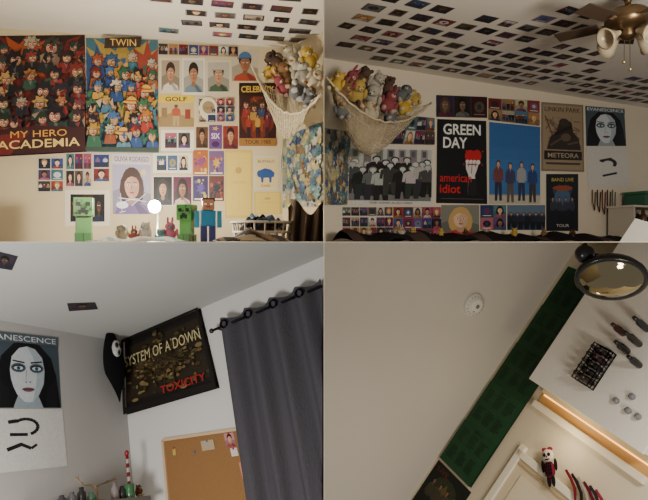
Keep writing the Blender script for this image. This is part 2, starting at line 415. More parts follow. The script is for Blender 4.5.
poster('comic_print',Q(193,176,208,201),W1,art_abs([(84,66,130),(170,150,56)],(56,46,84)))
poster('comic_print',Q(209,176,224,201),W1,art_abs([(40,50,60),(155,82,56)],(92,56,56)))
def art_yel(a): 
    a.rect(0,0,1,1,(192,166,86)); a.rect(.06,.04,.94,.96,(202,176,92)); a.text('YELLOW',.25,.46,.75,.49,(160,128,54),.0); a.ell(.5,.3,.12,.05,(172,140,62)); a.line(.5,0,.5,1,.008,(186,160,82)); a.line(0,.5,1,.5,.005,(186,160,82))
poster('plain_yellow_poster',Q(225,150,252,218),W1,art_yel)
def art_buf(a):
    a.rect(0,0,1,1,(195,186,160)); a.rect(.05,.05,.95,.95,(202,182,130)); a.text('BUFFALO',.16,.12,.84,.2,(60,60,60),.0)
    a.poly([(.18,.62),(.25,.42),(.45,.36),(.7,.4),(.86,.5),(.82,.62),(.74,.62),(.72,.78),(.64,.78),(.62,.64),(.4,.64),(.38,.78),(.3,.78),(.28,.64)],(45,75,130))
    a.ell(.22,.52,.1,.1,(45,75,130)); a.text('PARK',.3,.84,.7,.91,(140,45,40),.0)
poster('buffalo_print',Q(254,156,278,190),W1,art_buf)
poster('plain_yellow_poster',Q(254,192,281,214),W1,art_yel)
poster('framed_band_photo',Q(65,190,110,226),W1,fr(lambda a:artgrid(a,3,1,.0,(60,50,60),dark=True),(205,195,175),.12))
poster('singer_poster',Q(153,176,192,206),W1,lambda a:artgrid(a,2,1,.03,(210,200,190)))
poster('hanging_cap_badge',[(198,96),(218,96),(220,122),(198,122)],W1,lambda a:(a.ell(.5,.5,.45,.45,(205,195,170)),a.ell(.5,.45,.3,.25,(140,120,84)),a.text('CLUB',.3,.42,.7,.52,(60,40,30),0)),off=.012)
def art_tap(a):
    a.rect(0,0,1,1,(138,134,116))
    for i in range(8):
        for j in range(12):
            x=(i+.5)/8+random.uniform(-.05,.05);y=(j+.5)/12+random.uniform(-.03,.03)
            cc_=random.choice([(70,92,112),(165,152,110),(90,115,114),(155,140,98),(105,86,62),(165,160,142),(60,76,100)])
            a.star(x,y,.1,.07,jit(cc_),random.choice([4,5,6]),.6,random.random()); a.ell(x+.02,y,.03,.015,jit(cc_,40),8)
    for i in range(12):
        x=random.random(); a.line(x,random.random(),x+random.uniform(-.3,.3),random.random(),.015,jit((80,98,102)))
poster('patterned_tapestry',[(283,138),(323.5,122),(323.5,206),(283,208)],W1r,art_tap)
# ceiling photos
def ceil_photos(name,O,d1,d2,rng_i,rng_j,ok,s1,s2,w,h,skip=.08):
    a=Art()
    for i in rng_i:
        for j in rng_j:
            p=O+d1*((i+.5*(j%2)*.3)*s1)+d2*((j+.1)*s2)
            if p.y<2.6: continue
            u,v=px(p)
            if not ok(u,v,p) or random.random()<skip: continue
            r=random.uniform(-.09,.09); x=(d1*math.cos(r)+d2*math.sin(r)); y=(d2*math.cos(r)-d1*math.sin(r))
            ww=w*random.choice([1,1,1,.75,1.1]); 
            a.set([p-x*ww/2+y*h/2,p+x*ww/2+y*h/2,p+x*ww/2-y*h/2,p-x*ww/2-y*h/2],V((0,0,-1)),.0015)
            thumb(a,dark=random.random()<.6,border=(130,125,118) if random.random()<.5 else (60,55,62))
    return a.make(name)
pB=V((dB.y,-dB.x,0)); 
ceil_photos('ceiling_photo_collage',B0+up,dB,pB,range(-1,27),range(1,19),
   lambda u,v,p:(p.x>.12 and v<120 and not(u>596 and v<78) and (u<440 or v>16 or random.random()<.4) and not (u<350 and v>45)), .175,.165,.128,.10,.05)
pA=V((dA.y,-dA.x,0))
ceil_photos('ceiling_photo_collage',A0+up,dA,pA,range(0,22),range(1,11),
   lambda u,v,p:(p.x<-.08 and u>150 and v> -40 and (u>195 or v<6 or v>22) ), .175,.175,.13,.095,.08)
# ---------- net hammocks with plush toys
def hammock(Aw,Bw,Cc,sag,depth):
    par=empty('toy_hammock_net')
    def S(s,t):
        r=Aw.lerp(Bw,s); k=4*s*(1-s)
        rim=r+V((0,0,-sag*k))
        p=rim.lerp(Cc,t*.9); p=p+V((0,0,-depth*math.sin(math.pi*min(1,t*.95+.02))*(.25+.75*k)))
        return p+V((0,.004*math.sin(s*90),.006*math.sin(s*60)))
    m=MB(); m.sheet(S,60,16,lambda a,b:(190,174,142)); m.make('net_fabric',NET,par)
    m=MB()
    for k in range(0,27): 
        m.tube([S(k/26,t/10) for t in range(11)],.0018,(190,176,148),4)
    for k in range(0,13):
        m.tube([S(s/22,k/12) for s in range(23)],.0018 if k else .009,(195,181,152),4)
    m.make('net_cords',CLOTH,par)
    return S
def plush(m,p,r,c,c2,kind,R):
    m0=m.o,m.R; m.o=p; m.R=R
    m.ell((0,0,-r*.2),(r*.8,r*.7,r*.9),c); m.ell((0,-r*.15,r*.85),(r*.68,r*.6,r*.6),c)
    m.ell((0,-r*.68,r*.75),(r*.28,r*.2,r*.2),c2,n=10,m=6); m.ell((0,-r*.86,r*.8),(r*.08,)*3,(30,25,25),n=6,m=4)
    for sx in(-1,1):
        if kind==0: m.ell((sx*r*.5,0,r*1.35),(r*.24,r*.12,r*.24),c)
        elif kind==1: m.ell((sx*r*.3,0,r*1.7),(r*.15,r*.1,r*.5),c)
        else: m.ell((sx*r*.7,0,r*.9),(r*.16,r*.12,r*.4),c2)
        m.ell((sx*r*.25,-r*.66,r*.98),(r*.07,)*3,(20,20,20),n=6,m=4)
        m.ell((sx*r*.85,-r*.2,r*.1),(r*.24,r*.24,r*.5),c); m.ell((sx*r*.5,-r*.6,-r*.9),(r*.28,r*.5,r*.26),c2)
    m.o,m.R=m0
PC=[((170,145,80),(190,170,128)),((160,154,140),(185,178,165)),((122,92,62),(165,138,104)),((132,66,70),(180,150,136)),((98,100,100),(155,150,145)),((182,150,66),(190,180,142)),((74,52,40),(140,116,86)),((175,164,140),(140,102,74)),((84,66,56),(60,50,48)),((165,155,132),(190,180,155))]
def rotm(): 
    from mathutils import Euler
    return Euler((random.uniform(-.7,.7),random.uniform(-.9,.9),random.uniform(-.8,.8))).to_matrix()
HA=at(252,66,4.1); HB=at(322,92,3.55); HC=at(286,92,4.15)
hammock(HA,HB,HC,.20,.24)
m=MB()
for (u,v,y,r) in [(276,62,4.1,.058),(292,57,4.0,.062),(309,60,3.85,.058),(285,76,4.0,.066),(303,76,3.85,.07),(270,73,4.1,.046),(314,80,3.7,.048),(298,90,3.85,.066),(283,86,4.0,.056),(309,98,3.75,.05),(297,66,3.95,.05)]:
    cc_=random.choice(PC); plush(m,at(u,v,y),r,cc_[0],cc_[1],random.choice([0,1,2]),rotm())
m.make('plush_toy_pile',CLOTH)
HA=at(326,76,3.7); HB=at(431,102,4.75); HC=at(345,100,4.45)
hammock(HA,HB,HC,.20,.32)
m=MB()
for (u,v,y,r) in [(337,84,3.8,.053),(347,82,4.0,.06),(360,79,4.2,.066),(374,84,4.3,.064),(388,88,4.4,.06),(402,95,4.5,.062),(414,99,4.6,.052),(341,94,3.9,.06),(356,94,4.1,.072),(372,98,4.25,.072),(388,104,4.35,.07),(404,107,4.5,.06),(352,108,4.1,.066),(370,114,4.2,.066),(390,117,4.35,.056),(341,110,3.95,.055)]:
    cc_=random.choice(PC); plush(m,at(u,v,y),r,cc_[0],cc_[1],random.choice([0,1,2]),rotm())
m.make('plush_toy_pile',CLOTH)
# ---------- lower items upper-left
def blocky(name,u,y,h,cols,rz=0):
    x=(u-CX)/F*y; m=MB(V((x,y,.001)),Matrix.Rotation(rz,3,'Z')); g,dk=cols
    m.box((0,0,h*.78),(h*.42,h*.42,h*.42),g,bev=.03); m.box((0,0,h*.38),(h*.34,h*.2,h*.42),g,bev=.03)
    for sx in(-1,1):
        for sy in(-1,1): m.box((sx*h*.09,sy*h*.13,h*.1),(h*.17,h*.2,h*.2),dk,bev=.03)
        m.box((sx*h*.1,-h*.215,h*.84),(h*.09,.004,h*.09),(15,20,15),bev=0)
    m.box((0,-h*.215,h*.70),(h*.09,.004,h*.12),(15,20,15),bev=0)
    for sx in(-1,1): m.box((sx*h*.07,-h*.216,h*.66),(h*.05,.004,h*.1),(15,20,15),bev=0)
    for k in range(16): m.box((random.uniform(-.18,.18)*h,-h*.212,random.uniform(.6,.96)*h),(h*.05,.002,h*.05),jit(dk,20),bev=0)
    m.make(name,GLOSS)
def gx(u,y): return (u-CX)/F*y
blocky('green_creature_figure',84,3.5,.26,((62,95,52),(42,75,40)),.3)
blocky('green_creature_figure',187,3.2,.20,((66,130,55),(42,95,40)),-.2)
x=gx(208,3.2); m=MB(V((x,3.2,.001)),Matrix.Rotation(.25,3,'Z'))
for sx in(-1,1): m.box((sx*.022,0,.045),(.036,.04,.09),(50,55,110)); m.box((sx*.058,-.01,.12),(.026,.03,.09),(40,130,160)); 
m.box((0,0,.125),(.08,.045,.085),(40,120,160)); m.box((0,0,.198),(.065,.065,.06),(160,112,85)); m.box((0,.004,.222),(.07,.07,.02),(60,40,25))
for sx in(-1,1): m.box((sx*.015,-.033,.2),(.012,.003,.008),(240,240,240),bev=0)
m.box((0,-.033,.185),(.02,.003,.006),(120,60,50),bev=0)
m.make('blue_shirt_figurine',GLOSS)
lx,ly=(157-CX)/F*3.45,3.45
par=empty('desk_lamp'); m=MB(V((lx,ly,.001)))
m.lathe([(.05,0),(.055,.006),(.05,.014),(.012,.02)],(225,220,210)); m.tube([(0,0,.015),(.0,.01,.08),(.0,.02,.14),(0,.0,.17),(0,-.02,.185)],.006,(225,220,210))
m.lathe([(.018,.03),(.03,.012),(.038,-.012),(.034,-.012),(.02,.02)],(235,230,220),c=(0,-.03,.2),R=Matrix.Rotation(math.radians(60),3,'X')); m.make('stand',GLOSS,par)
m=MB(V((lx,ly,.001))); m.ell((0,-.05,.2),(.036,.022,.036),(255,250,235)); m.make('bulb',mat_emit('lamp_bulb',(255,245,225),80),par)
for (u,y,r,c1,c2,k,rz) in [(170,2.9,.036,(190,110,130),(90,160,160),1,.4),(146,2.95,.036,(190,185,175),(160,180,170),0,-.4),(122,3.1,.034,(150,140,122),(120,140,132),2,.7),(160,2.85,.022,(90,160,160),(200,120,140),0,0),(134,2.9,.024,(150,90,80),(200,180,150),1,.3)]:
    m=MB(); plush(m,V((gx(u,y),y,r*1.2)),r,c1,c2,k,Matrix.Rotation(rz,3,'Z')); m.make('plush_toy',CLOTH)
def bedding(name,u0,u1,y0,h,cols,sd):
    rr=random.Random(sd); ph=[rr.uniform(0,6) for _ in range(6)]
    m=MB()
    def f(s,t):
        x=gx(u0+(u1-u0)*s,y0); env=math.sin(math.pi*s)**.5*math.sin(math.pi*min(1,t+.02))
        return V((x,y0-.15+.25*t,.003+env*h*(.6+.2*math.sin(s*9+ph[0])+.14*math.sin(s*17+t*5+ph[1])+.1*math.sin(t*11+s*6+ph[2]))))
    m.sheet(f,50,18,lambda s,t:cols[int((s*7+t*3+math.sin(s*6))*1.7)%len(cols)]); return m.make(name,CLOTH)
bedding('rumpled_white_bedding',98,186,2.6,.03,[(205,200,188),(215,210,200),(150,175,168)],3)
bedding('rumpled_clothes_heap',216,292,2.7,.06,[(66,52,44),(150,135,110),(50,44,44),(120,96,74),(56,50,50)],5)
bx=gx(262,3.4); par=empty('laundry_basket'); m=MB(V((bx,3.4,.001)))
for k in range(18):
    a=2*math.pi*k/18; m.tube([(.15*math.cos(a),.10*math.sin(a),0),(.17*math.cos(a),.12*math.sin(a),.11)],.006,(130,120,106),5)
for z,s in((0.006,1),(.055,1.08),(.11,1.17)): m.tube([(.15*s*math.cos(2*math.pi*k/30),.10*s*math.sin(2*math.pi*k/30),z) for k in range(30)],.008,(150,140,124),6,closed=True)
m.make('basket_frame',MATTE,par)
m=MB(V((bx,3.4,.001)))
for k in range(12):
    a=random.uniform(0,6.28);r=random.uniform(0,.1); cl=random.choice([(30,28,30),(150,140,120),(90,50,42),(60,70,80)])
    c0=V((r*math.cos(a),r*.6*math.sin(a),.10+random.uniform(0,.04)))
    m.sheet(lambda s,t,c0=c0,a=a:c0+V(((s-.5)*.12*math.cos(a)-(t-.5)*.08*math.sin(a),(s-.5)*.1*math.sin(a)+(t-.5)*.08,.02*math.sin(s*9+a)+.015*math.cos(t*8)-.12*((s-.5)**2+(t-.5)**2))),10,8,lambda s,t,cl=cl:cl)
m.make('folded_clothes',CLOTH,par)
m=MB(); 
def drape(s,t): 
    x=gx(288,3.35)+s*(-.004-gx(288,3.35)); return V((x,3.35+.03*math.sin(s*20+t*2)+.03*t,(.19+.02*math.sin(s*7))*(1-t)+.002+.02*math.sin(s*8)*(1-t)))
m.sheet(drape,30,12,lambda s,t:(62,50,42) if int(s*8)%3 else (88,72,58)); m.make('brown_throw_blanket',CLOTH)
# ================= UPPER RIGHT posters =================
poster('patterned_tapestry',[(324.5,128),(350,132),(346,205),(324.5,205)],W2,art_tap)
def art_bw(a):
    a.rect(0,0,1,1,(200,197,190)); s=a.sub(.02,.04,.98,.92); s.rect(0,0,1,1,(150,150,147)); s.rect(0,0,1,.3,(172,172,168)); 
    for i in range(7): s.rect(.02+i*.14,.0,.11+i*.14,.36,jit((120,120,117),20)); s.rect(.04+i*.14,.03,.09+i*.14,.15,jit((80,80,78),20))
    s.rect(0,.82,1,1,(110,110,108))
    for row,(y,h,xs) in enumerate([(.16,.8,[.08,.2,.31,.43,.55,.67,.79,.92]),(.28,.75,[.04,.15,.26,.37,.49,.61,.73,.86,.96])]):
        for xx in xs:
            g=jit(random.choice([(30,30,30),(60,60,60),(22,22,22),(105,105,103),(160,160,157)]),14); person(s,xx+random.uniform(-.02,.02),y+random.uniform(-.06,.08),h*.85,g,jit((32,32,32),16),jit((185,185,182)),random.choice([(20,20,20),(60,60,58),(120,120,118)]))
    a.text('THE GANG IS ALL HERE',.25,.94,.75,.97,(90,90,90),.0)
poster('black_and_white_band_poster',[(348,146),(433,148),(432,206),(346,205)],W2,art_bw)
poster('photo_collage_print',[(392,114),(434,118),(434,145),(380,144)],W2,lambda a:artgrid(a,5,2,.04,(110,100,90)))
poster('album_print_strip',[(436,95),(487,97),(487,118),(436,117)],W2,lambda a:artgrid(a,3,1,.03,(60,50,70),dark=True))
poster('album_print_strip',[(488,98),(539,101),(539,126),(488,120)],W2,lambda a:artgrid(a,4,2,.03,(120,110,110)))
def art_gd(a):
    a.rect(0,0,1,1,(16,15,18))
    a.text('GREEN',.12,.05,.88,.18,(225,225,222),.02); a.text('DAY',.12,.21,.6,.34,(225,225,222),.02)
    a.ell(.66,.43,.11,.075,(180,30,36)); a.ell(.8,.42,.09,.07,(180,30,36)); a.poly([(.55,.45),(.89,.44),(.74,.58)],(180,30,36))
    for x,y in((.58,.37),(.92,.37),(.9,.53),(.53,.53)): a.star(x,y,.03,.02,(180,30,36),4,.3)
    for i in range(4): a.ell(.6+i*.075,.5,.04,.028,(222,214,210),8)
    a.poly([(.57,.5),(.84,.5),(.79,.6),(.75,.66),(.8,.9),(.6,.9),(.62,.66),(.57,.58)],(210,204,200)); a.line(.6,.53,.8,.53,.012,(30,20,20)); a.line(.69,.56,.68,.64,.012,(30,20,20)); a.poly([(.62,.7),(.77,.7),(.8,.9),(.6,.9)],(30,26,28))
    for x in(.63,.7,.77): a.line(x,.5,x-.01,.56,.012,(180,30,36))
    a.text('american',.06,.65,.68,.745,(190,32,38),.01); a.text('idiot',.06,.775,.46,.88,(190,32,38),.02)
    a.rect(.08,.94,.92,.95,(70,70,70))
poster('rock_album_poster',[(437,119),(486,121),(487,204),(436,203)],W2,art_gd)
def art_blue(a):
    a.rect(0,0,1,1,(54,104,162)); a.rect(0,.0,1,.3,(48,96,154)); a.rect(0,.3,1,.45,(51,100,158)); a.rect(0,.88,1,1,(180,172,152)); a.rect(0,.88,1,.895,(140,140,130))
    for i,(x,c_) in enumerate([(.17,(110,60,60)),(.40,(60,60,90)),(.62,(150,150,155)),(.84,(40,60,110))]): person(a,x,.46+.02*(i%2),.5,c_,[(40,45,70),(90,80,70),(45,50,80),(60,50,50)][i],(195,150,124),(50,35,25))
poster('blue_band_poster',[(489,122),(540,127),(540,204),(489,204)],W2,art_blue)
def art_lp(a):
    a.rect(0,0,1,1,(126,110,88)); a.rect(.04,.03,.96,.97,(148,130,104)); a.text('LINKIN PARK',.08,.06,.92,.125,(36,28,24),.0)
    for i in range(40): a.line(random.uniform(.08,.92),random.uniform(.18,.7),random.uniform(.08,.92),random.uniform(.18,.7),.02,jit((114,96,74),22))
    a.poly([(.12,.68),(.2,.5),(.34,.42),(.4,.3),(.55,.22),(.7,.28),(.74,.42),(.86,.5),(.92,.68)],(48,40,34)); a.ell(.52,.28,.12,.06,(60,48,40)); a.line(.3,.46,.7,.34,.05,(30,24,20)); a.ell(.56,.5,.12,.06,(94,78,62)); a.line(.2,.62,.5,.5,.03,(84,70,54)); a.line(.6,.6,.86,.56,.03,(84,70,54))
    a.rect(.06,.7,.94,.83,(34,28,25)); a.text('METEORA',.14,.73,.86,.80,(170,150,124),.01); a.rect(.1,.87,.9,.9,(70,58,48))
poster('rock_album_poster',[(541,102),(583,105),(584,172),(541,171)],W2,art_lp)
def face_art(title):
    def f(a):
        a.rect(0,0,1,1,(64,76,86)); 
        a.poly([(.02,1),(.05,.6),(.12,.32),(.3,.14),(.5,.09),(.7,.14),(.88,.32),(.95,.6),(.98,1)],(14,14,18))
        a.poly([(.36,.82),(.64,.82),(.72,1),(.28,1)],(140,154,162))
        a.poly([(.24,.5),(.27,.32),(.38,.2),(.5,.17),(.62,.2),(.73,.32),(.76,.5),(.74,.68),(.66,.83),(.56,.92),(.5,.93),(.44,.92),(.34,.83),(.26,.68)],(190,198,203))
        a.poly([(.5,.17),(.62,.2),(.73,.32),(.76,.5),(.74,.68),(.66,.83),(.56,.92),(.62,.7),(.64,.5),(.58,.3)],(160,173,180))
        for s in(-1,1):
            a.ell(.5+s*.135,.47,.11,.065,(84,92,102),14); a.ell(.5+s*.135,.47,.09,.045,(30,32,38),14); a.ell(.5+s*.135,.475,.07,.026,(195,206,212),12); a.ell(.5+s*.135,.475,.03,.026,(60,100,125),10); a.ell(.5+s*.135,.475,.013,.013,(10,10,14),8)
            a.line(.5+s*.045,.40,.5+s*.22,.375,.02,(24,24,28)); a.ell(.5+s*.03,.66,.016,.01,(90,80,88),6)
        a.line(.482,.5,.468,.63,.016,(148,162,170)); a.ell(.5,.76,.095,.026,(104,70,82),12,180,360); a.ell(.5,.762,.08,.03,(116,78,90),12,0,180); a.line(.41,.762,.59,.762,.008,(60,30,40))
        a.poly([(.02,1),(.06,.55),(.2,.3),(.24,.6),(.32,.84),(.28,1)],(12,12,16)); a.poly([(.98,1),(.94,.55),(.8,.3),(.76,.6),(.68,.84),(.74,1)],(12,12,16))
        for k in range(8): x=.06+.02*k; a.line(x,.6+.02*k,x+.03,1,.006,(34,38,46)); a.line(1-x,.6+.02*k,1-x-.03,1,.006,(34,38,46))
        a.rect(0,0,1,.13,(78,88,96)); a.text(title,.04,.03,.96,.105,(205,211,215),.0)
    return f
def art_banner(a):
    a.rect(0,0,1,1,(200,197,190)); a.line(.3,.35,.6,.3,.05,(30,30,32)); a.ell(.52,.42,.2,.13,(30,30,32),16,200,400); a.ell(.5,.43,.13,.08,(200,197,190),14); a.line(.35,.72,.7,.66,.05,(30,30,32))
poster('goth_portrait_poster',[(585,106),(624,109),(626,146),(586,146)],W2,face_art('EVANESCENCE'))
poster('wall_banner',[(586,146.5),(626,146.5),(630,186),(588,188)],W2,art_banner)
poster('album_print_strip',Q(342,207,392,216),W2,lambda a:artgrid(a,6,1,.03,(200,190,180)))
poster('album_print_strip',Q(342,217,392,237),W2,lambda a:artgrid(a,6,2,.04,(200,190,180)))
poster('album_print_strip',Q(393,207,440,240),W2,lambda a:artgrid(a,5,3,.04,(150,70,80)))
poster('singer_poster',Q(441,205,479,238),W2,fn_port((120,120,110),(215,175,148),(185,152,92),(175,56,56),long=True))
poster('group_photo_print',Q(480,205,506,230),W2,lambda a:artgrid(a,2,2,.03,(90,90,60)))
poster('group_photo_print',Q(507,205,545,230),W2,lambda a:(a.rect(0,0,1,1,(50,70,100)),a.rect(0,0,1,.35,(90,110,132)),[person(a,.1+.16*i,.3,.68,jit((26,30,44)),(20,22,30),(160,126,102),(25,20,20)) for i in range(6)]))
def art_dk(a): 
    a.rect(0,0,1,1,(20,22,30)); a.star(.5,.45,.4,.3,(40,62,90),10,.6); a.ell(.5,.4,.25,.15,(66,92,120)); [person(a,.2+.2*i,.4,.45,(50,50,62),(20,20,26),(160,125,98),(20,18,18)) for i in range(4)]; a.text('BAND LIVE',.16,.07,.84,.13,(205,185,90),.0); a.ell(.5,.25,.32,.05,(140,70,40)); a.text('TOUR',.3,.88,.7,.93,(200,195,185),.0)
poster('concert_poster',Q(546,174,578,231),W2,art_dk)
par=empty('storage_shelf'); S0=hit(617,242,W2)
W2R=Matrix((dB,-pB,V((0,0,1)))).transposed()
m=MB(V((S0.x,S0.y,0)),W2R)
m.box((.15,-.20,.34),(.75,.30,.02),(190,182,168)); 
for sx in(-.2,.5): m.box((sx,-.2,.165),(.02,.28,.33),(180,170,156))
m.box((.15,-.2,.17),(.7,.28,.015),(175,166,150)); m.make('shelf_frame',MATTE,par)
m=MB(V((S0.x,S0.y,0)),W2R)
m.box((.2,-.2,.41),(.42,.24,.12),(48,88,66)); m.box((.2,-.2,.48),(.44,.26,.025),(56,98,74)); m.box((.2,-.325,.43),(.06,.01,.03),(190,180,120)); m.make('green_storage_box',MATTE)
m=MB(V((S0.x,S0.y,0)),W2R)
for k,(x_,h_,c_) in enumerate([(-.14,.12,(40,30,26)),(-.06,.14,(70,50,40)),(.04,.1,(35,30,35)),(.12,.14,(90,60,40)),(.22,.1,(30,30,34)),(.33,.13,(110,80,60))]):
    m.lathe([(.03,0),(.035,.01),(.035,h_*.6),(.018,h_*.75),(.016,h_)],c_,c=(x_,-.2,.178),n=12)
m.make('bottle_group',GLOSS)
m=MB(V((S0.x,S0.y,0)),W2R)
for k,(x_,h_,c_) in enumerate([(-.17,.2,(44,34,30)),(-.1,.14,(110,84,60)),(-.03,.17,(36,32,36)),(.05,.12,(150,130,100)),(.13,.16,(60,44,36)),(.22,.12,(90,70,60))]):
    m.lathe([(.035,0),(.042,.01),(.04,h_*.5),(.02,h_*.7),(.022,h_)],c_,c=(x_,-.42,.002),n=12)
m.make('perfume_bottle_group',GLOSS)
m=MB(); 
for k in range(5):
    a=hit(590+k*5,190,W2,0)+pB*.03; m.tube([a,a+V((.0,0,-.12-.03*k)),a+dB*.03+V((0,0,-.2-.02*k)),a+dB*.045+V((0,0,-.02))],.005,[(150,120,60),(60,40,30),(180,60,50),(40,40,44),(170,160,150)][k],6)
m.make('hanging_necklaces',METAL)
m=MB()
def runner(s,t):
    u=326+s*262; b=hit(u,242,W2); return V((b.x,b.y,0))+pB*(.1+.35*t)+V((0,0,(.075 if t<.5 else .06)*math.sin(math.pi*min(1,t*1.0+.02))+.012*math.sin(s*50)+.012*math.sin(s*23+t*4)+.002))
m.sheet(runner,90,10,lambda s,t:(32,28,30) if (int(s*22)%5) else (75,60,55)); m.make('bed_blanket',CLOTH)
m=MB(); 
for k in range(9):
    b=hit(352+k*24+random.uniform(-8,8),242,W2); p=V((b.x,b.y,.075))+pB*.27
    cc_=random.choice(PC); plush(m,p,random.uniform(.018,.03),cc_[0],cc_[1],k%3,Matrix.Rotation(random.uniform(-.8,.8),3,'Z'))
m.make('small_toy_row',CLOTH)
# ---------- ceiling fan
fx,fy=gx(628,3.3),3.3; FZ=V((fx,fy,H-.04)); par=empty('ceiling_fan'); m=MB(FZ)
BR_=(110,90,66)
m.lathe([(.02,.039),(.07,.037),(.06,.0),(.02,-.03),(.015,-.06),(.09,-.085),(.12,-.11),(.12,-.16),(.08,-.19),(.05,-.2),(.055,-.23),(.02,-.25)],BR_,n=24); m.make('motor_housing',METAL,par)
m=MB(FZ)
for k in range(5):
    a=math.radians(66+72*k); R=Matrix.Rotation(a,3,'Z')@Matrix.Rotation(math.radians(10),3,'X')
    m.box(R@V((.13,0,0))+V((0,0,-.15)),(.1,.03,.008),BR_,R=R); m.box(R@V((.27,0,0))+V((0,0,-.15)),(.24,.10,.008),(66,52,40),R=R,bev=.3)
m.make('blades',MATTE,par)
m=MB(FZ)
for k in range(4):
    a=math.radians(20+90*k); R=Matrix.Rotation(a,3,'Z')@Matrix.Rotation(math.radians(115),3,'Y')
    base=V((.06*math.cos(a),.06*math.sin(a),-.215)); m.lathe([(.012,0),(.02,.03),(.03,.05),(.042,.08),(.06,.11),(.05,.11),(.035,.07),(.015,.03)],(180,166,140),c=base,R=R,n=16)
m.make('glass_shades',GLOSS,par)
m=MB(FZ); m.tube([(.01,0,-.25),(.012,0,-.4)],.002,(150,130,90),5); m.ell((.012,0,-.41),.01,(190,170,120),n=8,m=6); m.tube([(-.02,0,-.25),(-.022,0,-.36)],.002,(150,130,90),5); m.ell((-.022,0,-.37),.01,(190,170,120),n=8,m=6); m.make('pull_chains',METAL,par)
# ================= LOWER LEFT =================
poster('goth_portrait_poster',[(-8,331),(57,338),(61,408),(-8,408)],LW,face_art('ANESCENCE'))
def art_ban2(a):
    a.rect(0,0,1,1,(200,199,196)); K=(28,28,30)
    pts=[(.44+.17*math.cos(t),.30+.13*math.sin(t)) for t in [x*.3-2.4 for x in range(0,13)]]
    for p,q_ in zip(pts,pts[1:]): a.line(p[0],p[1],q_[0],q_[1],.05,K)
    a.line(.2,.22,.32,.2,.06,K); a.line(.46,.43,.22,.42,.05,K); a.line(.18,.66,.38,.58,.06,K); a.line(.36,.58,.5,.66,.05,K); a.line(.5,.66,.58,.6,.04,K)
poster('wall_banner',[(-8,409),(62,409),(67,466),(-8,474)],LW,art_ban2)
def art_soad(a):
    a.rect(0,0,1,1,(30,26,22)); a.rect(.0,.15,1,.85,(46,37,26))
    for i in range(260): a.ell(random.gauss(.5,.2),random.gauss(.5,.14),random.uniform(.01,.045),random.uniform(.01,.03),jit(random.choice([(116,98,60),(96,78,46),(74,60,36),(128,110,70),(56,44,28)]),12),7)
    for i in range(60): a.line(random.gauss(.5,.2),random.gauss(.5,.13),random.gauss(.5,.2),random.gauss(.5,.13),.008,jit((60,47,30)))
    for r in(((0,0,1,.08)),((0,.92,1,1)),((0,0,.03,1)),((.97,0,1,1))): a.rect(*r,(24,21,19))
    a.text('SYSTEM OF A DOWN',.04,.29,.96,.42,(196,184,138),.0); a.text('TOXICITY',.44,.80,.92,.89,(165,34,34),.01)
poster('rock_band_poster',[(125,338),(200,304),(220,388),(127,415)],RW,art_soad)
LCq=lambda pts:[hit(u,v,LC) for u,v in pts]
a=Art(LCq([(-6,250),(18,256),(12,270),(-6,267)]),LC[1]); a.rect(0,0,1,1,(50,46,52)); portrait(a.sub(.1,.1,.9,.9),(58,50,60),(84,66,58),(20,18,18),(44,40,60)); a.set(LCq([(67,303),(95,302),(98,309),(69,311)]),LC[1]); a.rect(0,0,1,1,(52,48,54)); portrait(a.sub(.1,.1,.9,.9),(60,48,56),(84,66,58),(20,18,18),(60,40,50)); a.make('ceiling_photo_prints')
nR=RW[1]; nL=LW[1]
par=empty('window_curtain')
rodpl=(RW[0]+nR*.09,nR)
r0=hit(221,327,rodpl); ex=e[1]; s=0
while (r0+ex*s).x<-.012: s+=.002
r1=r0+ex*s; rl=s
NW=4.0
def cur(sx,t):
    amp=.030*(1-.25*t)
    ph=sx*2*math.pi*NW
    p=r0+ex*(sx*rl)-e[2]*(.040+.010*math.cos(ph*1.0)*(1-min(1,t*8)))
    p=p+nR*(amp*math.sin(ph)+.008*math.sin(ph*2.3+t*3)*t)+e[2]*(t*1.7)
    if p.x>-.008: p.x=-.008
    return p
m=MB(); m.sheet(cur,150,30,lambda a_,b_:(78,76,82)); m.make('curtain_panel',CLOTH,par)
m=MB()
for k in range(10):
    p=r0+ex*(rl*(k+.25)/NW)
    if k+.25>NW or p.x>-.04: break
    q0=p+nR*.033
    ring=[q0+(ex*math.cos(t)+e[2]*math.sin(t))*.022 for t in [2*math.pi*i/16 for i in range(16)]]
    m.tube(ring,.006,(25,24,26),6,closed=True,up=nR)
m.make('grommets',METAL,par)
par=empty('curtain_rod'); m=MB()
m.tube([r0-ex*.06,r1],.008,(22,21,22),10); m.ell(r0-ex*.07,.015,(22,21,22)); 
bp=r0-ex*.03; m.tube([bp,bp-nR*.085],.006,(25,24,25),8); m.ell(bp-nR*.085,(.016,.016,.016),(25,24,25)); m.make('rod',GLOSS,par)
kq=[hit(u,v,RW) for u,v in [(164,440),(240,429),(262,512),(172,528)]]
par=empty('cork_board'); a=Art(kq,nR,.008); a.rect(0,0,1,1,(156,114,70)); o=a.make('cork_sheet',CORK); o.parent=par
m=MB(); kk=[p+nR*.01 for p in kq]
for i in range(4): m.tube([kk[i],kk[(i+1)%4]],.012,(205,176,140),4,sm=False,ph0=math.pi/4,up=nR)
m.make('wood_frame',MATTE,par)
a=Art(kq,nR,.010); 
portrait(a.sub(.8,.03,.92,.2),(190,130,135),SK[0],(40,30,30),(160,60,80)); a.rect(.5,.08,.66,.2,(180,160,130)); a.rect(.84,.22,.92,.32,(215,205,195)); a.rect(.12,.12,.16,.2,(190,170,90)); a.rect(.9,.4,.97,.6,(200,130,110))
o=a.make('pinned_notes'); o.parent=par
m=MB()
